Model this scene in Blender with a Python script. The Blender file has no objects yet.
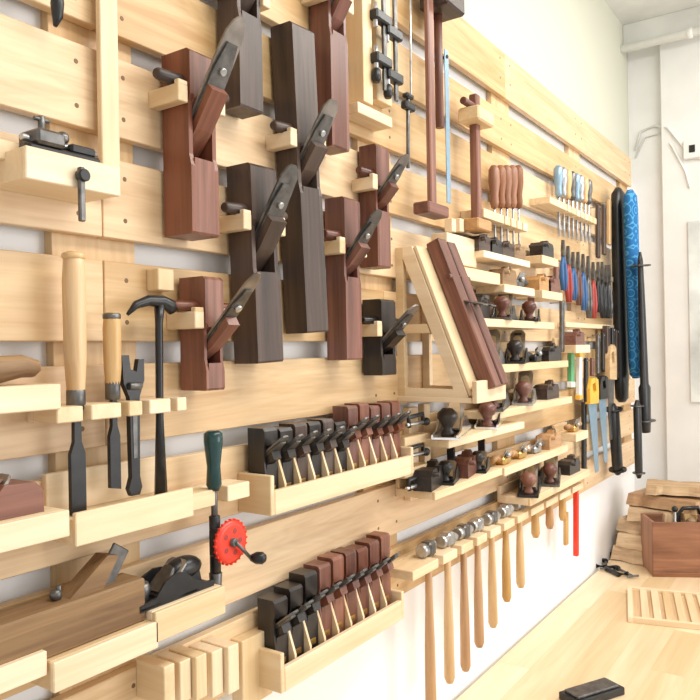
import bpy,bmesh,math,random
from mathutils import Vector as V, Matrix
random.seed(11)
R=random.random
sc=bpy.context.scene
sc.view_settings.view_transform='Standard'
# ---------------- camera geometry (wall face is y=0, 1 m from the lens) -------------
CZ=1.80; F=730.0; th=math.radians(34.4); ro=math.radians(1.0)
Fw=V((math.cos(th),math.sin(th),0)); R0=V((math.sin(th),-math.cos(th),0)); U0=V((0,0,1))
Rc=R0*math.cos(ro)-U0*math.sin(ro); Uc=R0*math.sin(ro)+U0*math.cos(ro)
CAM=V((0,-1,CZ)); BZ=CZ-1.09
def ray(u,v): return Fw+Rc*((u-350)/F)-Uc*((v-350)/F)
def P(u,v,off=0.0):
    d=ray(u,v); t=(1-off)/d.y; return CAM+d*t
def Pb(u,v,z=BZ):
    d=ray(u,v); t=(z-CZ)/d.z; return CAM+d*t
cam=bpy.data.cameras.new("camera"); co=bpy.data.objects.new("camera",cam); sc.collection.objects.link(co)
cam.sensor_width=36; cam.lens=F/700*36; cam.clip_start=.02
M=Matrix((Rc,Uc,-Fw)).transposed().to_4x4(); M.translation=CAM; co.matrix_world=M; sc.camera=co
# ---------------- materials ----------------
def newmat(n):
    m=bpy.data.materials.new(n); m.use_nodes=True; nt=m.node_tree; b=nt.nodes["Principled BSDF"]; return m,nt,b
def wood(n,c1,c2,c3=None,rough=.5,scale=1.0,tint=.25,bump=.15,coat=0,ring=0):
    m,nt,b=newmat(n); N=nt.nodes.new; L=nt.links.new
    a=N("ShaderNodeAttribute"); a.attribute_name="gco"
    mp=N("ShaderNodeMapping"); mp.inputs["Scale"].default_value=(2.2*scale,42*scale,42*scale); L(a.outputs["Vector"],mp.inputs[0])
    n1=N("ShaderNodeTexNoise"); n1.inputs["Scale"].default_value=1; n1.inputs["Detail"].default_value=6; n1.inputs["Roughness"].default_value=.65;n1.inputs["Distortion"].default_value=.8; L(mp.outputs[0],n1.inputs[0])
    mp2=N("ShaderNodeMapping"); mp2.inputs["Scale"].default_value=(1.0*scale,8*scale,8*scale); L(a.outputs["Vector"],mp2.inputs[0])
    n2=N("ShaderNodeTexNoise"); n2.inputs["Scale"].default_value=1; n2.inputs["Detail"].default_value=2; n2.inputs["Distortion"].default_value=1.5; L(mp2.outputs[0],n2.inputs[0])
    cr=N("ShaderNodeValToRGB"); e=cr.color_ramp.elements; e[0].position=.34; e[0].color=(*c1,1); e[1].position=.62; e[1].color=(*c2,1); 
    mx=N("ShaderNodeMath"); mx.operation='MULTIPLY_ADD'; mx.inputs[1].default_value=.5; L(n1.outputs[0],mx.inputs[0])
    m2=N("ShaderNodeMath"); m2.operation='MULTIPLY'; m2.inputs[1].default_value=.5; L(n2.outputs[0],m2.inputs[0]); L(m2.outputs[0],mx.inputs[2])
    src=mx.outputs[0]
    if ring:
        s1=N("ShaderNodeMath"); s1.operation='MULTIPLY'; s1.inputs[1].default_value=75; L(n2.outputs[0],s1.inputs[0])
        s2=N("ShaderNodeMath"); s2.operation='SINE'; L(s1.outputs[0],s2.inputs[0])
        s3=N("ShaderNodeMath"); s3.operation='MULTIPLY_ADD'; s3.inputs[1].default_value=ring; L(s2.outputs[0],s3.inputs[0]); L(src,s3.inputs[2]); src=s3.outputs[0]
    L(src,cr.inputs[0])
    t=N("ShaderNodeAttribute"); t.attribute_name="tint"
    hs=N("ShaderNodeHueSaturation"); L(cr.outputs[0],hs.inputs["Color"])
    mr=N("ShaderNodeMapRange"); mr.inputs[3].default_value=1-tint; mr.inputs[4].default_value=1+tint*.6; L(t.outputs["Fac"],mr.inputs[0]); L(mr.outputs[0],hs.inputs["Value"])
    mr2=N("ShaderNodeMapRange"); mr2.inputs[3].default_value=1.12; mr2.inputs[4].default_value=.88; L(t.outputs["Fac"],mr2.inputs[0]); L(mr2.outputs[0],hs.inputs["Saturation"])
    L(hs.outputs[0],b.inputs["Base Color"]); b.inputs["Roughness"].default_value=rough
    bp=N("ShaderNodeBump"); bp.inputs["Strength"].default_value=bump; bp.inputs["Distance"].default_value=.001; L(n1.outputs[0],bp.inputs["Height"]); L(bp.outputs[0],b.inputs["Normal"])
    return m
def solid(n,c,rough=.5,metal=0,var=.15,sc_=40,bump=0):
    m,nt,b=newmat(n); N=nt.nodes.new; L=nt.links.new
    tc=N("ShaderNodeTexCoord"); no=N("ShaderNodeTexNoise"); no.inputs["Scale"].default_value=sc_; no.inputs["Detail"].default_value=4; L(tc.outputs["Object"],no.inputs[0])
    cr=N("ShaderNodeValToRGB"); e=cr.color_ramp.elements; e[0].position=.3;e[1].position=.7
    e[0].color=(*[x*(1-var) for x in c],1); e[1].color=(*[min(1,x*(1+var)) for x in c],1)
    L(no.outputs[0],cr.inputs[0]); L(cr.outputs[0],b.inputs["Base Color"])
    b.inputs["Roughness"].default_value=rough; b.inputs["Metallic"].default_value=metal
    if bump:
        bp=N("ShaderNodeBump"); bp.inputs["Strength"].default_value=bump; bp.inputs["Distance"].default_value=.01; L(no.outputs[0],bp.inputs["Height"]); L(bp.outputs[0],b.inputs["Normal"])
    return m
PINE=wood("pine_slat",(.56,.345,.165),(.77,.56,.325),rough=.45,tint=.15,ring=.02)
PALE=wood("pale_pine",(.70,.50,.28),(.85,.68,.455),rough=.5,tint=.10)
BENCH=wood("bench_pine",(.72,.51,.28),(.87,.69,.46),rough=.3,scale=.6,tint=.10)
ROSE=wood("rosewood",(.065,.022,.015),(.215,.080,.052),rough=.38,tint=.3,scale=1.4)
ROSE2=wood("rosewood_red",(.105,.034,.021),(.29,.118,.074),rough=.38,tint=.2,scale=1.4)
WAL=wood("walnut_dark",(.026,.017,.014),(.105,.066,.050),rough=.42,tint=.25,scale=1.4)
EBO=wood("ebony",(.008,.007,.007),(.036,.027,.023),rough=.35,tint=.2,scale=1.5)
HAND=wood("ash_handle",(.50,.29,.11),(.74,.51,.26),rough=.35,tint=.1,scale=1.5)
HAN2=wood("oak_handle",(.36,.18,.07),(.57,.34,.16),rough=.45,tint=.15,scale=1.5)
AGED=wood("aged_wood",(.15,.08,.04),(.38,.24,.125),rough=.6,tint=.2,scale=1.5)
BARK=wood("rough_slab",(.38,.23,.12),(.74,.54,.33),rough=.8,tint=.25,bump=.6)
STEEL=solid("steel",(.46,.46,.46),.33,.9,.3)
DSTEEL=solid("dark_steel",(.15,.145,.14),.40,.8,.4)
RUST=solid("aged_plane_iron",(.27,.24,.215),.42,.75,.35,25)
CHROME=solid("chrome",(.82,.83,.84),.2,1,.05)
BLACK=solid("black_iron",(.014,.014,.015),.35,.1,.3)
BRASS=solid("brass",(.65,.42,.14),.3,.9,.2)
RED=solid("red_paint",(.82,.045,.02),.35,0,.05)
DRED=solid("dark_red_plastic",(.36,.04,.03),.4,0,.1)
GREEN=solid("dark_green_paint",(.010,.045,.045),.25,0,.1)
LGREEN=solid("green_plastic",(.10,.36,.16),.4,0,.1)
BLUE=solid("blue_plastic",(.03,.11,.28),.4,0,.1)
LBLUE=solid("blue_steel",(.25,.38,.50),.35,.4,.1)
YEL=solid("yellow_plastic",(.80,.45,.05),.4,0,.1)
HOLE=solid("screw_dark",(.20,.11,.05),.6,0,.1)
WHITE=solid("white_plastic",(.80,.80,.78),.4,0,.02)
WPLAS=solid("plaster_white",(.80,.80,.79),.9,0,.04,5,.08)
CONC=solid("ceiling_concrete",(.74,.74,.71),.9,0,.10,4,.2)
SLOT=wood("brown_redwood",(.18,.07,.032),(.37,.165,.085),rough=.45,tint=.2)
# ---------------- mesh builder ----------------
def basis(x,y,z,loc=(0,0,0)):
    m=Matrix((V(x),V(y),V(z))).transposed().to_4x4(); m.translation=V(loc); return m
class B:
    def __init__(s,n): s.n=n; s.v=[];s.f=[];s.g=[];s.t=[];s.m=[];s.s=[];s.mats=[]
    def raw(s,vs,fs,mat,g=None,smooth=False,M=None,tint=None):
        o=len(s.v); of=V((R()*40,R()*40,R()*40)); ti=R() if tint is None else tint
        if mat not in s.mats: s.mats.append(mat)
        k=s.mats.index(mat)
        for i,p in enumerate(vs):
            p=V(p); q=V(g[i]) if g else p
            s.g.append(q+of); s.t.append(ti)
            s.v.append(M@p if M is not None else p)
        for i,f in enumerate(fs):
            s.f.append([j+o for j in f]); s.m.append(k); s.s.append(smooth if isinstance(smooth,bool) else smooth[i])
    def box(s,c,size,mat,rot=None,bev=.0015,tint=None,taper=None):
        sx,sy,sz=[max(abs(a),1e-4) for a in size]; bm=bmesh.new(); bmesh.ops.create_cube(bm,size=1)
        for v in bm.verts:
            k=1
            if taper and v.co.z>0: k=taper
            v.co=V((v.co.x*sx*k,v.co.y*sy*k,v.co.z*sz))
        bv=min(bev,min(sx,sy,sz)*.3)
        if bv>1e-5: bmesh.ops.bevel(bm,geom=bm.edges[:],offset=bv,segments=1,affect='EDGES')
        bm.verts.index_update()
        vs=[v.co.copy() for v in bm.verts]; fs=[[v.index for v in f.verts] for f in bm.faces]; bm.free()
        if sx>=sy and sx>=sz: g=vs
        elif sz>=sy: g=[V((p.z,p.y,p.x)) for p in vs]
        else: g=[V((p.y,p.x,p.z)) for p in vs]
        Mx=Matrix.Translation(V(c))
        if rot is not None: Mx=Mx@rot
        s.raw(vs,fs,mat,g,False,Mx,tint)
    def bx(s,x0,x1,y0,y1,z0,z1,mat,bev=.0015,tint=None):
        s.box(((x0+x1)/2,(y0+y1)/2,(z0+z1)/2),(x1-x0,y1-y0,z1-z0),mat,bev=bev,tint=tint)
    def rev(s,p0,d,prof,mat,n=16,flat=1.0,side=None):
        p0=V(p0); d=V(d).normalized(); a=V(side) if side else (V((1,0,0)) if abs(d.x)<.9 else V((0,1,0)))
        a=(a-d*a.dot(d)).normalized(); b=d.cross(a)
        vs=[];g=[];fs=[];sm=[]
        for h,r in prof:
            for i in range(n):
                an=2*math.pi*i/n; vs.append(p0+d*h+a*(r*math.cos(an))+b*(r*flat*math.sin(an))); g.append(V((h,r*math.cos(an),r*math.sin(an))))
        for k in range(len(prof)-1):
            for i in range(n):
                j=(i+1)%n; fs.append([k*n+i,k*n+j,(k+1)*n+j,(k+1)*n+i]); sm.append(True)
        fs.append([i for i in range(n)][::-1]); sm.append(False)
        fs.append([(len(prof)-1)*n+i for i in range(n)]); sm.append(False)
        s.raw(vs,fs,mat,g,sm)
    def cyl(s,p0,p1,r0,mat,r1=None,n=14):
        p0=V(p0);p1=V(p1); L=(p1-p0).length; r1=r0 if r1 is None else r1
        c=min(r0,r1)*.15
        s.rev(p0,p1-p0,[(0,r0-c),(c,r0),(L-c,r1),(L,r1-c)],mat,n)
    def ball(s,c,r,mat,sc_=(1,1,1),n=14):
        m=8; vs=[];fs=[]
        for i in range(m+1):
            a=math.pi*(.02+.96*i/m)
            for j in range(n):
                b=2*math.pi*j/n; vs.append(V(c)+V((r*sc_[0]*math.sin(a)*math.cos(b),r*sc_[1]*math.sin(a)*math.sin(b),r*sc_[2]*math.cos(a))))
        for i in range(m):
            for j in range(n):
                k=(j+1)%n; fs.append([i*n+k,i*n+j,(i+1)*n+j,(i+1)*n+k])
        fs.append(list(range(n))); fs.append([m*n+j for j in range(n)][::-1])
        s.raw(vs,fs,mat,None,True)
    def prism(s,poly,t,mat,M=None,ax=0):
        n=len(poly); vs=[V((x,-t/2,z)) for x,z in poly]+[V((x,t/2,z)) for x,z in poly]
        fs=[list(range(n)),[n+i for i in range(n)][::-1]]+[[(i+1)%n,i,n+i,n+(i+1)%n] for i in range(n)]
        g=[V((p.x,p.y,p.z)) if ax==0 else V((p.z,p.y,p.x)) for p in vs]
        s.raw(vs,fs,mat,g,False,M)
    def tube(s,pts,r,mat,n=8,flat=1.0):
        pts=[V(p) for p in pts]; vs=[];fs=[];g=[];h=0
        for k,p in enumerate(pts):
            d=(pts[min(k+1,len(pts)-1)]-pts[max(k-1,0)]).normalized()
            a=V((0,1,0)); a=(a-d*a.dot(d)); a=a.normalized() if a.length>.1 else V((1,0,0)); b=d.cross(a)
            rr=r[k] if isinstance(r,(list,tuple)) else r
            if k: h+=(p-pts[k-1]).length
            for i in range(n):
                an=2*math.pi*i/n; vs.append(p+a*rr*flat*math.cos(an)+b*rr*math.sin(an)); g.append(V((h,rr*math.cos(an),rr*math.sin(an))))
        for k in range(len(pts)-1):
            for i in range(n):
                j=(i+1)%n; fs.append([k*n+i,k*n+j,(k+1)*n+j,(k+1)*n+i])
        fs.append(list(range(n))[::-1]); fs.append([(len(pts)-1)*n+i for i in range(n)])
        s.raw(vs,fs,mat,g,True)
    def fin(s,M=None):
        me=bpy.data.meshes.new(s.n)
        vs=[(M@p if M is not None else p) for p in s.v]
        lo=V([min(p[i] for p in vs) for i in range(3)]); hi=V([max(p[i] for p in vs) for i in range(3)]); c=(lo+hi)/2
        me.from_pydata([p-c for p in vs],[],s.f)
        for m in s.mats: me.materials.append(m)
        me.polygons.foreach_set("material_index",s.m); me.polygons.foreach_set("use_smooth",s.s)
        a=me.attributes.new("gco",'FLOAT_VECTOR','POINT'); a.data.foreach_set("vector",[x for g in s.g for x in g])
        a=me.attributes.new("tint",'FLOAT','POINT'); a.data.foreach_set("value",s.t)
        me.update(); o=bpy.data.objects.new(s.n,me); sc.collection.objects.link(o); o.location=c
        return o
def wb(b,u0,v0,u1,v1,o0,o1,mat,bev=.0015,tint=None):
    p=P(u0,v0,o1); q=P(u0,v1,o1); r=P(u1,v0,o1)
    b.bx(p.x,r.x,-o1,-o0,q.z,p.z,mat,bev,tint)
    return p.x,r.x,q.z,p.z
# ---------------- room shell ----------------
XE=4.42
def shell(n,x0,x1,y0,y1,z0,z1,mat):
    b=B(n); b.bx(x0,x1,y0,y1,z0,z1,mat,0); return b.fin()
CEIL=3.62
shell("floor",-3,XE+.1,-5,.2,-.1,0,solid("floor_concrete",(.50,.47,.43),.6,0,.1,3))
m,nt,bs=newmat("wall_white_top_shade"); N=nt.nodes.new;L=nt.links.new
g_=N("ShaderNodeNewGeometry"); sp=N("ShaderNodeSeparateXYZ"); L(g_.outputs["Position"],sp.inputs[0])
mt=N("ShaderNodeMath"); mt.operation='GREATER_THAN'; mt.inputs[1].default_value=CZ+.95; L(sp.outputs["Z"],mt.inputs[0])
mx=N("ShaderNodeMix"); mx.data_type='RGBA'; mx.inputs[6].default_value=(.92,.92,.92,1); mx.inputs[7].default_value=(.58,.58,.48,1); L(mt.outputs[0],mx.inputs[0]); L(mx.outputs[2],bs.inputs["Base Color"]); bs.inputs["Roughness"].default_value=.9  # white wall throughout; shade above the slats is mixed into its colour
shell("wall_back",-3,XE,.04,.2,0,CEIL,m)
shell("wall_end",XE,XE+.15,-5,.2,0,CEIL,WPLAS)
shell("ceiling",-3,XE+.1,-5,.2,CEIL,CEIL+.1,CONC)
b=B("trim_ceiling_beam"); b.bx(XE-.10,XE,-5,.04,CEIL-.12,CEIL,CONC,.003); b.fin()
b=B("white_ceiling_pipe"); b.cyl((XE-.135,-3.5,CEIL-.15),(XE-.135,.04,CEIL-.15),.022,WHITE)
for y in(-.3,-.9,-1.6): b.cyl((XE-.135,y,CEIL-.15),(XE-.135,y-.03,CEIL-.15),.028,WHITE)
b.fin()
b=B("baseboard_back"); b.bx(-3,XE,.025,.04,0,.1,WHITE,.002); b.fin()
# ---------------- slat wall ----------------
b=B("wooden_slat_panel")
tops=[.153+.17*k for k in range(-4,6)]
bat=[-.95,-.1,.755,1.62,2.47,3.32,4.2]
for x in bat: b.bx(x-.08,x+.08,.02,.04,CZ-.66,CZ+1.06,PINE,.001)
for k,t in enumerate(tops):
    hh=.132
    if k==9: t+=.045; hh=.16
    xs=[-1.03]+[x for i,x in enumerate(bat[1:-1]) if (i+k)%2==0 or k in(4,)]+[4.29]
    for a,c in zip(xs[:-1],xs[1:]):
        b.bx(a+.0008,c-.0008,0,.02,CZ+t-hh,CZ+t,PINE,.0015)
    for x in bat:
        for dx in(-.045,.045):
            for dz in(.03,.10):
                b.cyl((x+dx,-.0006,CZ+t-dz),(x+dx,.003,CZ+t-dz),.0042,HOLE,n=10)
b.fin()
# ---------------- work bench ----------------
b=B("workbench"); bx0,bx1,by0,by1=.9,XE-.004,-1.0,.024
n=9
for i in range(n):
    y0=by0+(by1-by0)*i/n; y1=by0+(by1-by0)*(i+1)/n
    cut=[bx0,bx0+.9+R()*.8,bx0+2.0+R()*.6,bx1]
    for a,c in zip(cut[:-1],cut[1:]): b.bx(a,c,y0,y1,BZ-.05,BZ,BENCH,.0006)
for x in(bx0+.08,2.5,bx1-.08):
    for y in(by0+.08,by1-.12): b.bx(x-.04,x+.04,y-.04,y+.04,0,BZ-.05,PINE)
b.bx(bx0+.06,bx1-.06,by0+.06,by0+.1,BZ-.17,BZ-.05,PINE); b.bx(bx0+.06,bx1-.06,by1-.14,by1-.1,BZ-.17,BZ-.05,PINE)
b.bx(bx0+.06,bx1-.06,by0+.06,by0+.1,.15,.22,PINE)
b.fin()
# ---------------- wooden hand planes ----------------
SIDE=basis((0,-1,0),(1,0,0),(0,0,1))
def planegeo(b,w,d,L,mat,bo=.09,bu=.125,zf=.42,rz=.86,iron=RUST,rod=True,rodmat=None,plate=False):
    """sole at y=0 facing the wall, body from z=0..L, x centred"""
    zm=L*zf; sl=bu/bo; z2=min(zm+d*sl*.9+.012,L*.92)
    poly=[(0,0),(d*.96,0),(d,.004),(d,zm+.004),(.1*d,zm-.004),(.1*d,zm+.004),(d,z2),(d,L-.006),(d*.9,L),(0,L)]
    b.prism(poly,w*.72,mat,SIDE,1)
    ch=[(0,0),(d*.96,0),(d,.004),(d,zm-.01),(d*.93,zm+.01),(d*.93,z2-.006),(d,z2+.006),(d,L-.006),(d*.9,L),(0,L)]
    for sx in(-1,1): b.prism(ch,w*.14,mat,Matrix.Translation((sx*w*.43,0,0))@SIDE,1)
    dr=V((0,-bo,bu)).normalized(); l=math.hypot(bo,bu)+d/abs(dr.y)*.85
    nn=dr.cross(V((1,0,0)))
    o=V((0,-.15*d,zm+.003)); iw=w*.71
    Mb=basis(dr,nn,(1,0,0),o)
    b.prism([(0,-iw/2),(l*.72,-iw/2),(l*.9,-iw*.45),(l*.97,-iw*.28),(l,-iw*.12),(l,iw*.12),(l*.97,iw*.28),(l*.9,iw*.45),(l*.72,iw/2),(0,iw/2)],.004,iron,Mb)
    nz=nn if nn.z<0 else -nn
    Mb2=basis(dr,nn,(1,0,0),o+nz*.0045)
    l2=l*.84
    b.prism([(0.01,-iw*.45),(l2*.8,-iw*.42),(l2,-iw*.25),(l2,iw*.25),(l2*.8,iw*.42),(0.01,iw*.45)],.004,DSTEEL,Mb2)
    if l>.1: b.cyl(o+nz*.004+dr*l*.66,o+nz*.012+dr*l*.66,.007,STEEL)
    lw=l*.56
    Mw=basis(dr,V((1,0,0)),dr.cross(V((1,0,0))),o)
    sg=1 if Mw.col[2].z<0 else -1
    b.prism([(.01,sg*.007),(lw,sg*.007),(lw-.004,sg*.022),(lw*.5,sg*.02),(.01,sg*.009)],w*.60,mat,Mw)
    if plate: b.box((0,-d-.0005,L*.2),(w*.5,.002,L*.07),BRASS,bev=0)
    if rod:
        zr=L*rz; q=-d*.62; e=.052; rr=min(.0125,L*.05); rm=rodmat or mat
        b.rev((-w/2-e,q,zr),(1,0,0),[(0,rr*.6),(.004,rr*.8),(e*.9,rr),(w+e*1.1,rr),(w+2*e-.004,rr*.8),(w+2*e,rr*.6)],rm,12,1.0)
def wplane(ul,ur,vt,vb,mat,d=.065,gap=.008,bo=.085,bu=.13,zf=.42,rz=.86,iron=RUST,tilt=0,br=True,wmin=.045,wmax=.075,rodmat=None,name="wooden_hand_plane"):
    vm=(vt+vb)/2; um=(ul+ur)/2
    x0=P(ul,vm,gap).x; x1=P(ur,vm,gap+d).x; w=max(wmin,min(wmax,x1-x0))
    zt=P(um,vt,gap+d/2).z; zb=P(um,vb,gap+d/2).z; Lh=zt-zb
    b=B(name); planegeo(b,w,d,Lh,mat,bo,bu,zf,rz,iron,rodmat=rodmat)
    M=Matrix.Translation((x0+w/2,-gap,zb))@Matrix.Translation((0,0,Lh))@Matrix.Rotation(math.radians(tilt),4,'Y')@Matrix.Translation((0,0,-Lh))
    b.fin(M)
    if br:
        k=B("wooden_peg_bracket"); rr=min(.0125,Lh*.05); z=zb+Lh*rz-rr; e=d*.62+gap
        sh=math.tan(math.radians(tilt))*-(Lh*(1-rz))
        for sx in(-1,1):
            xc=x0+w/2+sx*(w/2+.013)+sh
            k.bx(xc-.011,xc+.011,-e-.024,-.0001,z-.030,z,PALE)
            k.bx(xc-.0105,xc+.0105,-e-.024,-e-.0125,z-.002,z+.007,PALE)
        k.fin()
wplane(163,218,58,237,ROSE2,d=.07,bo=.09,bu=.135,zf=.40,rz=.83,rodmat=WAL)
wplane(218,262,-40,112,WAL,d=.055,bo=.05,bu=.09,zf=.6)
wplane(273,322,32,333,WAL,d=.058,bo=.07,bu=.10,zf=.47,rz=.66,tilt=-3)
wplane(311,348,-30,150,ROSE,d=.055,bo=.05,bu=.08,zf=.62,rz=.88)
wplane(228,278,168,363,WAL,d=.062,bo=.075,bu=.115,zf=.45,rz=.77,iron=DSTEEL,tilt=-2)
wplane(326,361,200,360,ROSE,d=.055,bo=.075,bu=.09,zf=.5,rz=.76,iron=DSTEEL)
wplane(360,390,148,268,ROSE,d=.05,bo=.07,bu=.08,zf=.45,rz=.76)
wplane(180,224,278,390,ROSE2,d=.065,bo=.105,bu=.10,zf=.22,rz=.74)
wplane(363,396,300,375,EBO,d=.055,bo=.08,bu=.075,zf=.25,rz=.72)
b=B("wooden_peg_block"); wb(b,158,268,174,290,0,.03,PALE); b.fin()
# ---------------- plane racks ----------------
def rack(u0,v0,u1,dep,mats,Ls,name="hand_plane_rack"):
    p=P(u0,v0,dep+.012); r=P(u1,v0,dep+.012); z0=p.z-.045; x0=p.x; x1=r.x
    k=B(name)
    k.bx(x0,x1,-dep,-.012,z0,z0+.012,PALE); k.bx(x0,x1,-dep-.012,-dep,z0-.002,p.z,PALE)
    k.bx(x0-.012,x0,-dep-.0115,0,z0-.0015,p.z+.03,PALE); k.bx(x1,x1+.012,-dep-.0115,0,z0-.0015,p.z+.02,PALE)
    k.bx(x0,x1,-.012,0,z0,z0+.075,PALE)
    n=len(mats); st=(x1-x0)/n
    for i in range(n-1):
        xx=x0+st*(i+1)
        k.prism([(.012,z0+.012),(dep-.001,z0+.012),(dep-.001,z0+.05),(.05,z0+.115),(.012,z0+.115)],.006,PALE,Matrix.Translation((xx,0,0))@SIDE)
    k.fin()
    for i,(mt_,l) in enumerate(zip(mats,Ls)):
        b=B("small_wooden_hand_plane"); w=st-.009
        planegeo(b,w,.044,l,mt_,.040,.030,.50,.9,iron=DSTEEL,rod=False,plate=True)
        b.fin(Matrix.Translation((x0+st*(i+.5),-.014,z0+.0125)))
rack(275,491,412,.074,[EBO]*2+[WAL,EBO,WAL,EBO,ROSE,ROSE2,ROSE,ROSE,ROSE2],[.15,.145,.15,.148,.15,.14,.172,.175,.165,.168,.17])
rack(285,668,403,.074,[EBO,EBO,EBO,ROSE,ROSE2,ROSE,ROSE,ROSE,ROSE2],[.155,.165,.18,.185,.19,.19,.185,.19,.195])
# ---------------- left part shelves ----------------
def comb(u0,v0,u1,v1,dep,slots,name="wooden_tool_rack",sw=.014):
    p=P(u0,v0,dep); q=P(u0,v1,dep); r=P(u1,v0,dep); k=B(name)
    k.bx(p.x,r.x,-.02,0,q.z,p.z,PALE)
    xs=sorted(P(u,v0,.045).x for u in slots); a=p.x
    for x in xs:
        if x-sw/2>a+.003: k.bx(a,x-sw/2,-dep,-.02,q.z,p.z,PALE)
        a=x+sw/2
    if a<r.x-.003: k.bx(a,r.x,-dep,-.02,q.z,p.z,PALE)
    k.fin()
def wshelf(u0,v0,u1,v1,dep,lip=.012,name="wooden_shelf",back=.05):
    p=P(u0,v0,dep); q=P(u0,v1,dep); r=P(u1,v0,dep); k=B(name)
    zz=p.z-min(lip,.5*(p.z-q.z))
    k.bx(p.x,r.x,-dep,-.0,q.z,zz,PALE)
    k.bx(p.x-.0005,r.x+.0005,-dep-.009,-dep,q.z-.001,p.z,PALE)
    if back: k.bx(p.x+.001,r.x-.001,-.012,0,zz,p.z+back,PALE)
    k.fin(); return p.x,r.x,zz
def chisel(u,vt,vm,vb,hm,bm_,r=.014,off=.045,ferr=True,bw=.010,name="wood_chisel"):
    p=P(u,vt,off);m_=P(u,vm,off);q=P(u,vb,off); b=B(name); x,y=m_.x,m_.y
    H=p.z-m_.z
    b.rev((x,y,m_.z),(0,0,1),[(0,r*.7),(H*.06,r*.8),(H*.3,r),(H*.8,r*1.05),(H*.97,r*.9),(H,r*.6)],hm,16)
    if ferr: b.cyl((x,y,m_.z-.012),(x,y,m_.z+.02),r*.85,DSTEEL); b.cyl((x,y,p.z-.012),(x,y,p.z-.002),r*1.04,DSTEEL if ferr==2 else hm)
    l=m_.z-q.z
    b.prism([(-bw*.4,0),(-bw*.5,-l*.35),(-bw,-l*.45),(-bw,-l+.004),(bw,-l-.0),(bw,-l*.45),(bw*.5,-l*.35),(bw*.4,0)],.008,bm_,Matrix.Translation((x,y,m_.z)))
    b.fin()
comb(57,408,187,424,.075,[75,113,134,162])
wshelf(72,513,190,546,.075)
chisel(76,252,402,517,HAND,BLACK,.0165,bw=.0125)
chisel(113,312,392,490,HAND,BLACK,.0135,bw=.0095,ferr=2)
b=B("adjustable_wrench"); p=P(134,355,.045); q=P(134,495,.045); Lw=p.z-q.z
b.prism([(-.007,.03),(-.009,Lw*.7),(-.02,Lw*.80),(-.023,Lw),(-.009,Lw*1.0),(-.006,Lw*.90),(.006,Lw*.88),(.010,Lw*.97),(.021,Lw*.97),(.021,Lw*.82),(.011,Lw*.70),(.009,.03),(.013,.012),(.008,0),(-.008,0),(-.013,.012)],.010,BLACK)
b.cyl((-.012,-.007,Lw*.78),(.012,-.007,Lw*.78),.006,DSTEEL)
b.prism([(-.003,.06),(-.004,Lw*.6),(.005,Lw*.6),(.004,.06)],.0115,DSTEEL)
b.fin(Matrix.Translation(q))
b=B("pry_hammer"); p=P(162,305,.045); q=P(161,495,.045); L_=p.z-q.z
b.tube([(0,0,0),(0,0,L_*.4),(.002,0,L_*.9),(.004,0,L_)],[.011,.0065,.0065,.009],BLACK)
b.tube([(-.062,0,L_-.018),(-.045,0,L_-.002),(-.02,0,L_+.006),(.01,0,L_+.006),(.026,0,L_+.0),(.034,0,L_-.008)],[.003,.007,.009,.011,.012,.011],BLACK)
b.fin(Matrix.Translation((q.x,q.y,q.z)))
x0,x1,zt=wshelf(22,146,116,178,.09,lip=.0,back=0)
b=B("metal_marking_gauge"); 
b.bx(x0+.02,x1-.015,-.075,-.035,zt,zt+.014,BLACK,.003); b.bx(x0+.03,x0+.075,-.08,-.03,zt+.014,zt+.036,DSTEEL,.004); b.bx(x0+.09,x1-.02,-.07,-.045,zt+.014,zt+.028,BLACK,.003)
b.cyl((x0+.02,-.055,zt+.024),(x1-.01,-.055,zt+.024),.005,STEEL); b.ball((x0+.085,-.055,zt+.036),.010,DSTEEL)
b.cyl((x0+.052,-.055,zt+.03),(x0+.052,-.055,zt+.060),.005,DSTEEL); b.cyl((x0+.04,-.055,zt+.055),(x0+.064,-.055,zt+.055),.003,DSTEEL)
b.fin()
b=B("steel_scriber_rod"); p=P(79,168,.1);q=P(79,222,.1); b.box(((p.x+q.x)/2,-.106,(p.z+q.z)/2),(.009,.008,p.z-q.z),DSTEEL); b.cyl((p.x,-.115,p.z-.012),(p.x,-.102,p.z-.012),.009,BLACK); b.fin()
b=B("wooden_straightedge"); wb(b,99,-40,117,188,.012,.024,PALE); p=P(108,188,.024); b.cyl((p.x,-.03,p.z+.03),(p.x,0,p.z+.03),.004,BRASS); b.fin()
b=B("wooden_shelf"); wb(b,-60,124,20,146,0,.05,PALE); b.fin()
b=B("hanging_steel_hook"); p=P(57,-10,.04); b.tube([p+V((0,0,.03)),p+V((0,0,-.02)),p+V((.0,0,-.04)),p+V((-.004,0,-.055))],[.004,.010,.008,.003],BLACK); b.fin()
def lyingplane(xc,yc,z,L_,w,h,mat,rot=0,iron=RUST,name="wooden_smoothing_plane"):
    b=B(name); 
    pr=[(-L_/2,0),(L_/2,0),(L_/2,h*.7),(L_*.42,h*.95),(L_*.12,h),(-.0,h*.55),(-L_*.1,h),(-L_*.4,h*.95),(-L_/2,h*.7)]
    b.prism(pr,w,mat)
    dr=V((.7,0,.7)).normalized(); iw=w*.6
    Mb=basis(dr,dr.cross(V((0,1,0))),(0,1,0),(-.005,0,h*.3))
    b.prism([(0,-iw/2),(h*1.1,-iw/2),(h*1.3,-iw*.3),(h*1.3,iw*.3),(h*1.1,iw/2),(0,iw/2)],.004,iron,Mb)
    b.prism([(-.012,h*.6),(.0,h*.6),(h*.55,h*1.15),(h*.4,h*1.2)],w*.5,mat)
    b.cyl((-L_*.3,-w*.5-.015,h*.75),(-L_*.3,w*.5+.010,h*.75),.007,mat)
    b.fin(Matrix.Translation((xc,yc,z))@Matrix.Rotation(rot,4,'Z'))
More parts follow.
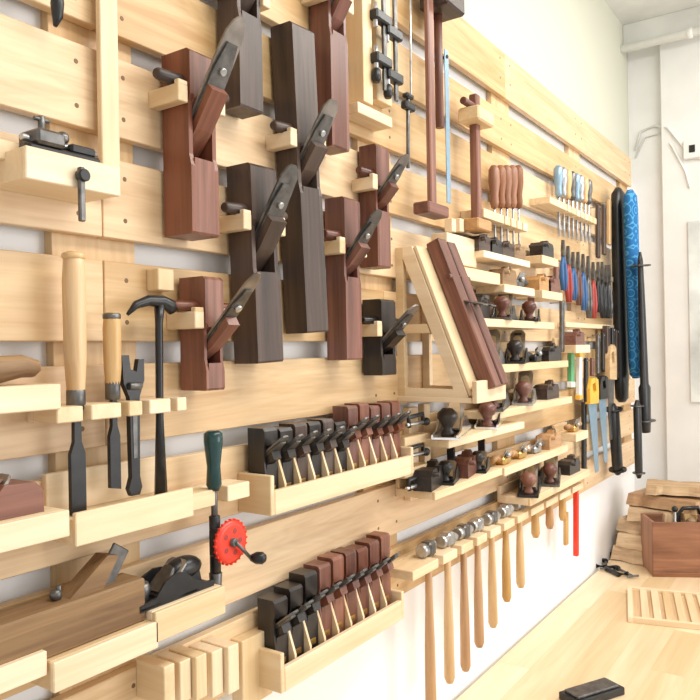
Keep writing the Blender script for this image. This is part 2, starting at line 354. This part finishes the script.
x0,x1,zt=wshelf(-60,390,57,418,.07,lip=0,back=0)
b=B("wooden_spokeshave"); b.tube([(-.11,0,.018),(-.06,0,.022),(-.02,0,.02),(.02,0,.022),(.055,0,.026),(.075,0,.022),(.08,0,.018)],[.014,.018,.02,.019,.016,.013,.006],AGED,12); b.box((-.02,-.012,.036),(.05,.02,.006),DSTEEL); b.box((-.02,0,.004),(.06,.03,.008),DSTEEL); b.fin(Matrix.Translation((x1-.09,-.04,zt)))
x0,x1,zt=wshelf(-60,536,66,566,.085,lip=0,back=0); lyingplane(x1-.10,-.045,zt,.15,.055,.045,ROSE2)
# hand drill
comb(190,495,250,512,.06,[216],sw=.03)
b=B("hand_drill"); o=P(216,600,.055); Z=lambda v:P(216,v,.055).z-o.z
h0=Z(490);h1=Z(430)
b.rev((0,0,h0),(0,0,1),[(0,.009),((h1-h0)*.1,.014),((h1-h0)*.4,.012),((h1-h0)*.8,.017),((h1-h0)*.95,.017),(h1-h0,.010)],GREEN,18)
b.cyl((0,0,Z(520)),(0,0,h0),.006,DSTEEL); b.cyl((0,0,Z(575)),(0,0,Z(515)),.010,BLACK); b.cyl((0,0,Z(600)),(0,0,Z(572)),.009,DSTEEL,.012)
b.box((0,-.008,Z(541)),(.028,.024,.05),BLACK,bev=.004)
zc=Z(541); xo=.012
b.rev((xo,-.022,zc),(0,-1,0),[(0,.036),(.003,.039),(.007,.039),(.010,.030)],RED,28); b.cyl((xo,-.005,zc),(xo,-.040,zc),.008,DSTEEL)
for i in range(24):
    a=i*math.pi/12; b.box((xo+.0395*math.cos(a),-.027,zc+.0395*math.sin(a)),(.003,.006,.003),RED,bev=0)
for i in range(5):
    a=i*2*math.pi/5; b.cyl((xo+.020*math.cos(a),-.0315,zc+.020*math.sin(a)),(xo+.020*math.cos(a),-.0328,zc+.020*math.sin(a)),.005,DRED)
b.tube([(xo,-.040,zc),(xo+.02,-.042,zc-.02),(xo+.036,-.042,zc-.036)],.0035,DSTEEL)
b.rev((xo+.038,-.040,zc-.036),(.5,-1,0),[(0,.006),(.01,.011),(.022,.011),(.028,.006)],BLACK,14)
b.fin(Matrix.Translation(o))
x0,x1,zt=wshelf(152,612,222,642,.085,lip=0,back=0)
def metalplane(xc,yc,z,L_,rot=0,body=DSTEEL,knob=ROSE,name="metal_bench_plane",tote=True,w=.055,cap=CHROME,s=1.0):
    b=B(name); h=.030
    b.box((0,0,.003),(L_,w,.006),body,bev=.001)
    side=[(-L_/2,.003),(L_/2,.003),(L_/2,.010),(L_*.3,.014),(L_*.18,h*1.1),(.04*L_,h*1.35),(-.08*L_,h*1.3),(-L_*.2,h*.8),(-L_*.36,.012),(-L_/2,.010)]
    for q in(-1,1): b.prism(side,.004,body,Matrix.Translation((0,q*(w/2-.002),0)))
    b.prism([(-.06,.006),(.01,.006),(-.02,.045),(-.05,.045)],w*.55,BLACK,Matrix.Translation((.0,0,0)))
    dr=V((-.72,0,.70)).normalized(); nn=dr.cross(V((0,1,0)))
    iw=w*.74; l=.105 if L_>.17 else .06
    Mb=basis(dr,nn,(0,1,0),(.022,0,.006)); b.prism([(0,-iw/2),(l,-iw/2),(l*1.1,-iw*.35),(l*1.1,iw*.35),(l,iw/2),(0,iw/2)],.003,STEEL,Mb)
    Mb=basis(dr,nn,(0,1,0),(.029,0,.010)); b.prism([(0.005,-iw*.42),(l*.5,-iw*.36),(l*.8,-iw*.25),(l*.85,iw*.0),(l*.8,iw*.25),(l*.5,iw*.36),(.005,iw*.42)],.006,cap,Mb)
    kx=L_*.33
    if tote:
        b.rev((kx,0,.006),(0,0,1),[(0,.014),(.006,.013),(.014,.009),(.024,.014),(.036,.022),(.046,.021),(.056,.010)],knob,16)
        b.prism([(-L_*.22,.006),(-L_*.43,.006),(-L_*.40,.03),(-L_*.42,.055),(-L_*.46,.082),(-L_*.36,.090),(-L_*.27,.078),(-L_*.29,.055),(-L_*.26,.030),(-L_*.2,.018)],.02,knob,None,1)
    else:
        b.rev((kx,0,.006),(0,0,1),[(0,.012),(.006,.010),(.018,.014),(.028,.010)],cap,14)
        b.ball((-L_*.22,0,.035),.024,body,(1.5,.85,.8))
    b.cyl((-L_*.12,0,.03),(-L_*.12,0,.04),.011,BRASS)
    b.fin(Matrix.Translation((xc,yc,z))@Matrix.Rotation(rot,4,'Z')@Matrix.Scale(s,4))
metalplane((x0+x1)/2-.012,-.047,zt,.15,math.pi,BLACK,BLACK,"metal_block_plane",False,.055,DSTEEL,s=1.08)
x0,x1,zt=wshelf(50,662,155,692,.085,lip=0,back=0)
b=B("long_wooden_plane"); p=P(-30,632,.06); q=P(150,612,.06)
b.bx(p.x,q.x-.02,-.075,-.018,zt,p.z-.0,AGED,.003); b.box((q.x-.065,-.047,p.z+.020),(.034,.005,.075),DSTEEL,Matrix.Rotation(.6,4,'Y')); b.prism([(-.05,0),(.01,0),(.04,.045),(.02,.05)],.03,AGED,Matrix.Translation((q.x-.10,-.047,p.z-.002)))
b.ball((q.x-.16,-.047,p.z+.008),.009,DSTEEL); b.cyl((q.x-.155,-.047,p.z),(q.x-.155,-.047,p.z+.02),.004,DSTEEL)
b.fin()
b=B("wooden_shelf"); wb(b,-60,692,48,720,0,.085,PALE); b.fin()
b=B("upright_stick_rack")
for i,u in enumerate((164,180,196,212,228)):
    wb(b,u,668-i*5,u+11,708-i*3,0,.07-.01*(i%2),PALE)
wb(b,162,690,238,712,0,.03,PALE)
b.fin()
b=B("wooden_corner_block"); wb(b,242,642,272,712,0,.03,PALE); b.fin()
# ---------------- triangular plane stand ----------------
b=B("triangular_plane_stand"); a=P(395,248,0); c=P(397,396,0); H=a.z-c.z; X0=a.x; OUT=.165; WD=.15
for xx in (X0+.01,X0+WD):
    T=Matrix.Translation((xx,0,c.z))@SIDE
    for k,poly in enumerate(([(0,0),(.022,0),(.022,H),(0,H)],[(0,0),(OUT+.04,0),(OUT+.03,.02),(.0,.022)],[(OUT,.02),(OUT+.04,.0),(.05,H),(.01,H)],[(.0,H*.42),(.10,H*.42),(.09,H*.48),(0,H*.48)])):
        b.prism(poly,.018-.0006*k,PALE,T)
b.bx(X0-.001,X0+WD+.03,-OUT-.05,0,c.z-.014,c.z-.0005,PALE)
A_=V((0,-.05,H)); B_=V((0,-OUT-.04,0)); sl=(B_-A_).normalized(); nrm=V((0,sl.z,-sl.y)); 
if nrm.y>0: nrm=-nrm
Rm=basis((1,0,0),-sl,V((1,0,0)).cross(-sl))
ctr=V((X0+WD/2,(-.05-OUT-.04)/2,c.z+H/2))
ln=(B_-A_).length
b.box(ctr+nrm*.007+V((.01,0,0)),(WD+.01,ln*.99,.010),PALE,Rm)
b.box(V((X0+WD/2+.01,-OUT-.062,c.z+.014)),(WD+.035,.014,.056),PALE)
b.fin()
for i,(dx,l_) in enumerate(((.080,ln*1.0),(.134,ln*.98))):
    b=B("long_jointer_plane")
    cc=V((X0+dx,ctr.y,c.z+H/2))+nrm*(.013+.022)-sl*.006
    b.box(cc,(.044,l_,.042),ROSE if i else ROSE2,Rm,.003)
    b.box(cc+nrm*.030-sl*.02,(.034,.004,.09),DSTEEL,Rm@Matrix.Rotation(.6,4,'X'))
    b.cyl(cc+nrm*.012-sl*.10+V((-.035,0,0)),cc+nrm*.012-sl*.10+V((.035,0,0)),.008,ROSE)
    b.fin()
# ---------------- upper centre ----------------
b=B("bar_clamp_rack"); wb(b,362,-20,371,100,0,.05,PALE); wb(b,375,-20,390,98,0,.03,PALE); wb(b,358,101,392,112,0,.055,PALE); b.fin()
for (u,v0,v1,vj) in((383,-30,90,(20,62)),(394,-30,100,(35,78))):
    b=B("bar_clamp"); p=P(u,v0,.06); q=P(u,v1,.06)
    b.box((p.x,-.06,(p.z+q.z)/2),(.014,.008,p.z-q.z),DSTEEL)
    for vv in vj:
        z=P(u,vv,.06).z; b.box((p.x-.015,-.06,z),(.07,.026,.026),BLACK,bev=.004); b.cyl((p.x-.04,-.06,z-.03),(p.x-.04,-.06,z+.03),.006,STEEL)
    b.rev((p.x-.04,-.06,z-.06),(0,0,1),[(0,.008),(.01,.012),(.03,.011),(.035,.006)],BLACK,12)
    b.fin()
b=B("marking_gauge"); p=P(408,95,.05);q=P(408,168,.05); b.cyl(q,p,.005,DSTEEL); b.box((p.x,-.05,p.z-.03),(.05,.02,.022),BLACK,bev=.004); b.box((p.x,-.05,p.z-.004),(.035,.02,.014),BLACK,bev=.004); b.fin()
b=B("wooden_t_square"); p=P(427,-40,.06);q=P(428,208,.06)
b.bx(p.x-.016,p.x+.016,-.07,-.055,q.z,p.z,ROSE2,.003); b.bx(p.x-.06,p.x+.06,-.085,-.035,q.z-.02,q.z+.012,ROSE,.004); b.fin()
b=B("wooden_mallet"); p=P(425,-2,.05); b.bx(p.x+.02,p.x+.13,-.11,-.02,p.z-.02,p.z+.05,WAL,.006); b.cyl((p.x+.075,-.05,p.z-.02),(p.x+.075,-.05,p.z-.34),.012,ROSE); b.fin()
b=B("steel_ruler"); p=P(446,50,.05);q=P(448,203,.05); b.bx(p.x-.012,p.x+.012,-.052,-.049,q.z,p.z,LBLUE,.0005); b.cyl((p.x,-.056,p.z-.02),(p.x,-.0,p.z-.02),.005,BLACK); b.fin()
b=B("thin_steel_rod"); p=P(410,-20,.05);q=P(411,100,.05); b.cyl(q,p,.003,STEEL); b.fin()
b=B("wooden_marking_gauge"); p=P(474,95,.06);q=P(476,225,.06)
b.bx(p.x-.014,p.x+.014,-.074,-.048,q.z,p.z,ROSE2,.003); z=P(474,118,.06).z; b.bx(p.x-.055,p.x+.06,-.10,-.03,z-.022,z+.022,PALE,.005); b.cyl((p.x-.08,-.06,z+.034),(p.x+.04,-.06,z+.034),.011,ROSE); z=q.z; b.bx(p.x-.05,p.x+.05,-.09,-.03,z-.02,z+.015,HAN2,.004); b.fin()
def driver(u,vt,vm,vb,hm,off=.05,r=.013,bl=STEEL,name="screwdriver",br_=.004):
    p=P(u,vt,off);m_=P(u,vm,off);q=P(u,vb,off); b=B(name); H=p.z-m_.z; x=m_.x
    b.rev((x,-off,m_.z),(0,0,1),[(0,r*.55),(H*.12,r*.8),(H*.3,r*.7),(H*.6,r),(H*.9,r*.95),(H,r*.5)],hm,12)
    b.cyl((x,-off,q.z),(x,-off,m_.z),br_,bl,n=8); b.fin()
def ulist(u0,u1,n,off,v):
    a=P(u0,v,off).x; c=P(u1,v,off).x
    out=[]
    for i in range(n):
        x=a+(c-a)*i/(n-1); ang=th-math.atan2(1-off,x); out.append(350+F*math.tan(ang))
    return out
us=ulist(492,516,5,.045,200)
comb(484,208,522,217,.08,us,sw=.012)
for u in us: driver(u,166,208,252,SLOT,.045,.019,name="carving_chisel")
us=ulist(556,586,8,.045,200)
comb(550,196,590,203,.08,us,sw=.012)
for i,u in enumerate(us): driver(u,166+i*2,197+i,236+i,(LBLUE,STEEL,HAND,DSTEEL)[i%4],.045,.019,STEEL,br_=.006)
comb(484,250,530,257,.08,[],name="wooden_shelf")
b=B("wooden_peg_block"); wb(b,447,232,476,262,0,.05,PALE)
for u in(452,460,468): wb(b,u,218,u+4,231,.02,.045,PALE)
wb(b,455,265,500,278,0,.08,PALE); b.fin()
# ---------------- shelves of metal planes ----------------
def planeshelf(u0,v0,u1,dep,items,th_=8):
    x0,x1,zt=wshelf(u0,v0,u1,v0+th_,dep,lip=0,back=.03)
    for f,fn in items: fn(x0+(x1-x0)*f,-dep*.55-.012,zt)
PI=math.pi
MP=lambda L_,rot=PI+.3,s=1.25,**k:(lambda x,y,z:metalplane(x,y,z,L_,rot,s=s,**k))
def spoke(x,y,z,mm=BRASS):
    b=B("metal_spokeshave"); b.bx(x-.03,x+.03,y-.018,y+.018,z,z+.026,mm,.006)
    for s in(-1,1): b.tube([(x+s*.02,y,z+.014),(x+s*.05,y,z+.028),(x+s*.085,y,z+.024)],[.010,.009,.012],HAN2 if mm==BRASS else mm)
    b.box((x,y-.014,z+.036),(.045,.004,.036),STEEL,Matrix.Rotation(.5,4,'X')); b.ball((x,y-.02,z+.03),.009,STEEL); b.fin()
spk=lambda mm:(lambda x,y,z:spoke(x,y,z,mm))
def smallp(mt_,l=.13,rot=0,h=.055):
    return lambda x,y,z: lyingplane(x,y,z,l,.05,h,mt_,rot)
planeshelf(476,318,552,.11,[(.14,smallp(EBO,.13,.2,.065)),(.46,MP(.20,knob=ROSE,s=1.2)),(.82,MP(.17,body=BLACK,knob=ROSE,s=1.15))])
planeshelf(484,366,566,.11,[(.18,MP(.21,body=STEEL,knob=ROSE2)),(.47,MP(.18,body=BLACK,knob=EBO)),(.69,spk(BLACK)),(.89,smallp(EBO,.14))])
planeshelf(490,412,570,.11,[(.18,MP(.22,body=DSTEEL)),(.51,MP(.2,body=STEEL,knob=ROSE)),(.80,smallp(WAL))])
planeshelf(446,440,522,.12,[(.24,MP(.22,body=CHROME,knob=EBO,s=1.3)),(.72,MP(.19,body=CHROME,s=1.25))])
planeshelf(432,492,500,.11,[(.13,smallp(EBO,.13,.2)),(.38,MP(.15,body=BLACK,knob=BLACK,s=1)),(.62,smallp(ROSE,.12,.2)),(.86,MP(.14,body=BLACK,knob=EBO,s=1))])
planeshelf(502,468,566,.09,[(.12,spk(BRASS)),(.35,spk(BRASS)),(.58,spk(STEEL)),(.83,smallp(HAN2))])
planeshelf(528,498,588,.11,[(.18,MP(.20,body=BLACK,knob=ROSE2)),(.5,MP(.19,body=DSTEEL)),(.82,smallp(EBO))])
planeshelf(540,290,560,.09,[(.3,smallp(HAN2,.12)),(.75,smallp(ROSE,.12))])
planeshelf(502,284,532,.09,[(.28,smallp(AGED,.12)),(.74,spk(DSTEEL))])
planeshelf(540,255,556,.08,[(.5,smallp(EBO,.12))])
planeshelf(574,345,588,.09,[(.5,smallp(ROSE,.12))])
planeshelf(574,434,586,.09,[(.5,spk(BRASS))])
for f,mm in((.12,WAL),(.34,EBO),(.6,WAL),(.85,AGED)):
    x0=P(484,250,.08).x;x1=P(530,250,.08).x; lyingplane(x0+(x1-x0)*f,-.045,P(484,250,.08).z,.10,.04,.05,mm)
b=B("ladder_clamp_rack"); wb(b,409,408,418,502,0,.02,PALE); wb(b,424,404,430,500,0,.02,PALE)
for v in(438,470): wb(b,405,v,430,v+9,.02,.06,PALE)
b.fin()
for v in(424,455,486):
    b=B("small_g_clamp"); p=P(417,v,.068); 
    b.tube([p+V((-.04,-.0,-.005)),p+V((-.045,0,.02)),p+V((.03,0,.024)),p+V((.035,0,-.004))],.006,BLACK); b.cyl(p+V((-.055,0,.002)),p+V((.05,0,.002)),.005,STEEL); b.ball(p+V((.05,0,.002)),.011,BLACK); b.fin()
# ---------------- hammers ----------------
hu=[(428,575,712),(447,566,684),(463,558,672),(477,550,648),(491,542,628),(505,532,602),(519,524,588)]
p=P(413,572,.10); rx=P(583,480,.10).x; rz_=p.z
k=B("hammer_rack"); k.bx(p.x,rx,-.02,0,rz_-.03,rz_,PALE)
xs=[P(u,v,.06).x for u,v,_ in hu]; a=p.x
nx=[x for x in [xs[-1]+.15*i for i in range(1,6)] if x<rx-.03]
for x in xs+nx:
    k.bx(a,x-.014,-.10,-.02,rz_-.024,rz_,PALE); a=x+.014
k.bx(a,rx,-.10,-.02,rz_-.024,rz_,PALE)
k.fin()
for i,x in enumerate(xs+nx):
    if i<len(hu): zb=P(hu[i][0],hu[i][2],.06).z
    else: zb=rz_-.13
    claw=i%3==0
    b=B("claw_hammer" if claw else "cross_peen_hammer"); y=-.062; z=rz_+.019
    b.rev((x,y,zb),(0,0,1),[(0,.010),(.015,.0155),((z-zb)*.4,.014),((z-zb)*.7,.010),(z-zb+.018,.009)],HAN2 if i in(0,2,3,8) else HAND,14,1.0)
    b.box((x,y,z),(.034,.034,.038),STEEL if i%2 else DSTEEL,bev=.006)
    b.rev((x-.015,y,z),(-1,0,0),[(0,.014),(.006,.013),(.008,.018),(.024,.018),(.028,.015)],STEEL,16)
    if claw: b.tube([(x+.012,y,z),(x+.026,y,z+.006),(x+.040,y,z-.010)],[.014,.012,.004],STEEL)
    else: b.prism([(0,-.017),(.024,-.004),(.024,.004),(0,.017)],.030,STEEL,Matrix.Translation((x+.016,y,z)))
    b.fin()
# ---------------- far end: pliers, saws, bars ----------------
def pliers(u,vt,vb,mt_,off=.048):
    p=P(u,vt,off);q=P(u,vb,off); L_=p.z-q.z; b=B("pliers"); x=p.x; y=-off
    b.prism([(-.012,L_*.68),(-.014,L_*.8),(-.004,L_),(.004,L_),(.014,L_*.8),(.012,L_*.68),(0,L_*.62)],.012,DSTEEL,Matrix.Translation((x,y,q.z)))
    for s in(-1,1): b.tube([(x+s*.004,y,q.z+L_*.68),(x+s*.018,y,q.z+L_*.5),(x+s*.024,y,q.z+L_*.25),(x+s*.014,y,q.z)],[.006,.009,.011,.008],mt_)
    b.fin()
for i,(u,vt,vb,c_) in enumerate(((563,240,290,BLUE),(568,246,302,DRED),(573,252,300,BLUE),(578,252,305,ROSE),(583,254,310,BLUE),(588,256,318,DSTEEL),(593,262,318,DRED),(598,262,312,BLACK),(602,262,318,BLACK),(606,265,318,BLACK),(609,265,318,DSTEEL))):
    pliers(u,vt,vb,c_)
b=B("wooden_tool_rail"); wb(b,558,262,616,268,0,.035,PALE); b.fin()
b=B("wooden_tool_rail"); wb(b,566,322,618,327,0,.035,PALE); b.fin()
def bar(name,u,vt,vb,mt_,w=.03,t=.02,off=.04,cap=None,bot=None):
    p=P(u,vt,off);q=P(u if bot is None else bot,vb,off); b=B(name); p=V((p.x,-off,p.z)); q=V((q.x,-off,q.z))
    d=(p-q); rot=Matrix.Rotation(math.atan2(d.x,d.z),4,'Y')
    b.box((p+q)/2,(w,t,d.length),mt_,rot,bev=.003)
    if cap: b.box(p-d*.06,(w*1.15,t*1.2,d.length*.1),cap,rot,bev=.003); b.box(q+d*.06,(w*1.15,t*1.2,d.length*.1),cap,rot,bev=.003)
    b.cyl(p-d.normalized()*.01+V((0,-t*.6,0)),V((p.x,0,p.z))-d.normalized()*.01,.003,STEEL,n=8)
    b.fin()
bar("spirit_level",571,330,388,LGREEN,.04,.02,cap=WHITE); bar("spirit_level",579,352,400,WHITE,.035,.02,cap=YEL)
for u,a,c,mm in((586,358,402,BLACK),(592,358,376,ROSE),(598,335,374,DSTEEL),(603,333,370,BLACK),(562,300,352,DSTEEL),(556,262,282,ROSE)): bar("steel_file",u,a,c,mm,.03,.014,.05)
bar("red_pencil_tube",576,490,556,RED,.022,.02,.05); bar("wooden_ruler",566,512,545,HAND,.03,.015,.03)
def saw(u,vt,vm,vb,hm,bl,w=.10,off=.06,lean=0):
    p=P(u,vt,off);m_=P(u,vm,off);q=P(u+lean,vb,off); b=B("hand_saw"); x=m_.x; dz=m_.z-q.z; dx=q.x-x; H=p.z-m_.z
    b.prism([(-w/2,0),(w/2,0),(dx+w*.2,-dz),(dx-w*.2,-dz)],.002,bl,Matrix.Translation((x,-off,m_.z)))
    b.prism([(-w*.5,-H*.25),(w*.5,-H*.3),(w*.55,H*.3),(w*.5,H*.9),(w*.25,H),(w*.15,H*.75),(w*.25,H*.35),(-w*.1,H*.25),(-w*.2,H*.7),(w*.15,H*.78),(w*.1,H*1.02),(-w*.3,H*.95),(-w*.5,H*.5)],.022,hm,Matrix.Translation((x,-off,m_.z)))
    b.fin()
saw(592,378,398,472,YEL,LBLUE,.13,lean=5); saw(602,376,394,462,BLACK,LBLUE,.13,lean=4); saw(611,345,372,440,HAND,DSTEEL,.12)
for i,u in enumerate((606,611,615)): bar("black_chisel_roll",u,326+i*2,372+i*3,BLACK if i%2 else WAL,.05,.03,.045)
for (u,vt,vb) in((584,402,470),(598,205,258),(604,205,255),(609,200,245)): bar("wooden_ruler",u,vt,vb,(HAND,WAL,BLACK)[int(u)%3],.035,.015)
# long bars at the end of the wall
m,nt,bs=newmat("blue_wave_fabric"); N=nt.nodes.new;L=nt.links.new
tc=N("ShaderNodeTexCoord"); vo=N("ShaderNodeTexVoronoi"); vo.inputs["Scale"].default_value=20; vo.inputs["Randomness"].default_value=.2; L(tc.outputs["Object"],vo.inputs[0])
wv=N("ShaderNodeMath"); wv.operation='SINE'; ml=N("ShaderNodeMath"); ml.operation='MULTIPLY'; ml.inputs[1].default_value=22; L(vo.outputs["Distance"],ml.inputs[0]); L(ml.outputs[0],wv.inputs[0])
cr=N("ShaderNodeValToRGB"); cr.color_ramp.elements[0].position=.5; cr.color_ramp.elements[0].color=(.008,.13,.36,1); cr.color_ramp.elements[1].position=.8; cr.color_ramp.elements[1].color=(.07,.32,.56,1); L(wv.outputs[0],cr.inputs[0]); L(cr.outputs[0],bs.inputs["Base Color"]); bs.inputs["Roughness"].default_value=.8
M_PAT=m
def roll(name,ut,vt,ub,vb,off,r,mat,capm=BLACK,flat=.6,caps=True,prof=None):
    p=P(ut,vt,off);q=P(ub,vb,off); b=B(name); d=p-q; l=d.length
    b.rev(q,d,prof(l,r) if prof else [(0,r*.5),(.02,r*.9),(l*.1,r),(l*.9,r*1.05),(l-.03,r*.95),(l,r*.4)],mat,16,flat)
    if caps: b.cyl(q+d*.06,q+d*.07,r*1.04,capm); b.cyl(q+d*.92,q+d*.93,r*1.06,capm)
    b.fin()
roll("black_saw_case",618,188,622,402,.055,.055,BLACK,caps=False)
roll("blue_fabric_saw_bag",630,190,636,378,.13,.052,M_PAT,caps=False)
roll("black_umbrella",640,252,646,432,.18,.045,BLACK,DSTEEL,prof=lambda l,r:[(0,r*.75),(.04,r*.85),(l*.25,r),(l*.27,r*.7),(l*.7,r*.6),(l*.95,r*.45),(l,r*.2)])
roll("black_umbrella",637,400,639,478,.17,.028,BLACK,DSTEEL)
roll("black_saw_case",613,404,618,474,.06,.04,BLACK)
# ---------------- bench objects ----------------
def slab(b,c,l,w,h,rot,mat=BARK,ns=9,tilt=0):
    pts=[];
    for i in range(ns): pts.append((-l/2+l*i/(ns-1)+(R()-.5)*.02,-w/2+(R()-.5)*.03))
    for i in range(ns): pts.append((l/2-l*i/(ns-1)+(R()-.5)*.02,w/2+(R()-.5)*.03))
    vs=[V((x,y,-h/2+ (R())*.006)) for x,y in pts]+[V((x*.96,y*.88,h/2-R()*.008)) for x,y in pts]; n=len(pts)
    fs=[list(range(n))[::-1],[n+i for i in range(n)]]+[[i,(i+1)%n,n+(i+1)%n,n+i] for i in range(n)]
    b.raw(vs,fs,mat,None,False,Matrix.Translation(c)@Matrix.Rotation(rot,4,'Z')@Matrix.Rotation(tilt,4,'Y'))
b=B("rough_wood_slabs")
for i,(l,w,h,r_,dx,dy) in enumerate(((.46,.36,.075,1.5,0,0),(.44,.32,.07,1.6,.0,.0),(.40,.30,.07,1.45,.02,.0),(.42,.26,.07,1.7,.02,-.03),(.36,.24,.065,1.3,0.02,-.02),(.30,.2,.05,1.8,0.02,-.06))):
    slab(b,(3.96+dx,-.215+dy,BZ+.039+i*.065),l,w,h,r_,BARK if i!=4 else HAN2)
b.fin()
b=B("brown_wooden_box"); p=Pb(648,577); X_,Y_=p.x,p.y; w=.30;dd=.20;h=.255; t=.014
rotb=Matrix.Translation((X_+.02,Y_-.02,BZ))@Matrix.Rotation(math.radians(-62),4,'Z')
b.bx(0,w,0,t,0,h,SLOT); b.bx(0,w,dd-t,dd,0,h,SLOT); b.bx(0,t,t,dd-t,0,h,SLOT); b.bx(w-t,w,t,dd-t,0,h,SLOT); b.bx(t,w-t,t,dd-t,0,t,SLOT); b.bx(-.006,w+.006,-.006,-.0001,0,.02,SLOT)
b.box((.08,.08,h*.62),(.035,.035,h*.95),BARK,Matrix.Rotation(.12,4,'Y')); b.box((.22,.12,h*.6),(.06,.02,h*.95),HAND,Matrix.Rotation(-.1,4,'Y'))
b.tube([(.15,.1,.02),(.15,.1,h+.02),(.17,.1,h+.045),(.24,.1,h+.05),(.25,.1,h+.02)],.010,BLACK); b.cyl((.12,.06,.03),(.12,.06,h+.05),.006,STEEL); b.ball((.12,.06,h+.05),.015,BLACK); b.ball((.25,.06,h-.01),.03,ROSE2); b.ball((.19,.05,h-.015),.026,AGED)
b.fin(rotb)
for (u,v,r_) in((606,566,.3),(626,556,1.2),(622,573,.8)):
    b=B("black_g_clamp"); p=Pb(u,v); 
    b.tube([(-.05,0,.012),(-.055,.05,.012),(.05,.055,.012),(.055,0,.012)],.011,BLACK); b.cyl((-.09,0,.012),(.05,0,.012),.006,DSTEEL); b.cyl((-.09,-.03,.012),(-.09,.03,.012),.005,DSTEEL); b.rev((.03,0,.013),(1,0,0),[(0,.012),(.02,.012),(.024,.008)],BLACK,12)
    b.fin(Matrix.Translation(p)@Matrix.Rotation(r_,4,'Z'))
b=B("slotted_wooden_tray"); q=Pb(672,610); ll=.40; ww=.34
for y in(-ww/2,ww/2-.02): b.bx(-ll/2,ll/2,y,y+.02,0,.022,PALE)
for x in(-ll/2,ll/2-.02): b.bx(x,x+.02,-ww/2+.02,ww/2-.02,0,.022,PALE)
for i in range(6):
    y=-ww/2+.05+i*.045; b.bx(-ll/2+.02,ll/2-.02,y-.014,y+.014,.004,.018,PALE)
b.bx(-ll/2+.001,ll/2-.001,-ww/2+.001,ww/2-.001,.0005,.006,PINE)
b.fin(Matrix.Translation(q)@Matrix.Rotation(math.radians(14),4,'Z'))
b=B("black_sharpening_stone"); q=Pb(592,697); b.box((0,0,.012),(.20,.08,.024),BLACK,bev=.003); b.box((0,0,.028),(.17,.06,.008),DSTEEL,bev=.002); b.fin(Matrix.Translation(q)@Matrix.Rotation(-.5,4,'Z'))
# ---------------- end wall fittings ----------------
def Pe(u,v,x=XE):
    d=ray(u,v); return CAM+d*(x/d.x)
b=B("trim_pillar"); p=Pe(664,200); b.bx(XE-.05,XE-.0,-5,p.y,0,CEIL-.12,WPLAS,.004); b.fin()
XW=XE-.05
b=B("electrical_conduit")
def onw(u,v,o=.008): p=Pe(u,v,XW if u>663 else XE); return V(((XW if u>663 else XE)-o,p.y,p.z))
b.tube([onw(636,150),onw(641,132),onw(655,126),onw(668,128),onw(678,140),onw(692,158),onw(720,160)],.007,WHITE)
b.tube([onw(636,158),onw(645,138),onw(660,134),onw(672,146),onw(686,172),onw(690,188)],.005,WHITE)
b.fin()
b=B("electrical_socket"); p=Pe(692,150,XW); b.bx(XW-.03,XW-.001,p.y-.05,p.y+.04,p.z-.05,p.z+.05,WHITE,.004); b.bx(XW-.034,XW-.03,p.y-.02,p.y+.01,p.z-.02,p.z+.02,BLACK,.001); b.fin()
b=B("pale_poster"); p=Pe(688,222,XW); q=Pe(688,402,XW)
b.bx(XW-.012,XW-.001,p.y-.7,p.y,q.z,p.z,solid("poster_print",(.66,.69,.68),.6,0,.25,5),.001); b.fin()
# ---------------- lights ----------------
w=bpy.data.worlds.new("world"); sc.world=w; w.use_nodes=True; bg=w.node_tree.nodes["Background"]; bg.inputs[0].default_value=(1,.985,.96,1); bg.inputs[1].default_value=1.02
def area(n,loc,tgt,sx,sy,e,c=(1,1,1)):
    l=bpy.data.lights.new(n,'AREA'); l.shape='RECTANGLE'; l.size=sx; l.size_y=sy; l.energy=e; l.color=c
    o=bpy.data.objects.new(n,l); sc.collection.objects.link(o); o.location=loc; o.rotation_euler=(V(tgt)-V(loc)).to_track_quat('-Z','Y').to_euler()
area("ceiling_light_panel",(2.0,-1.4,3.5),(1.9,-.6,0),3.4,.5,72,(1,.98,.93))
area("window_daylight",(3.2,-4.2,2.2),(2.2,0,1.6),2.4,2.0,80,(1,.985,.97))
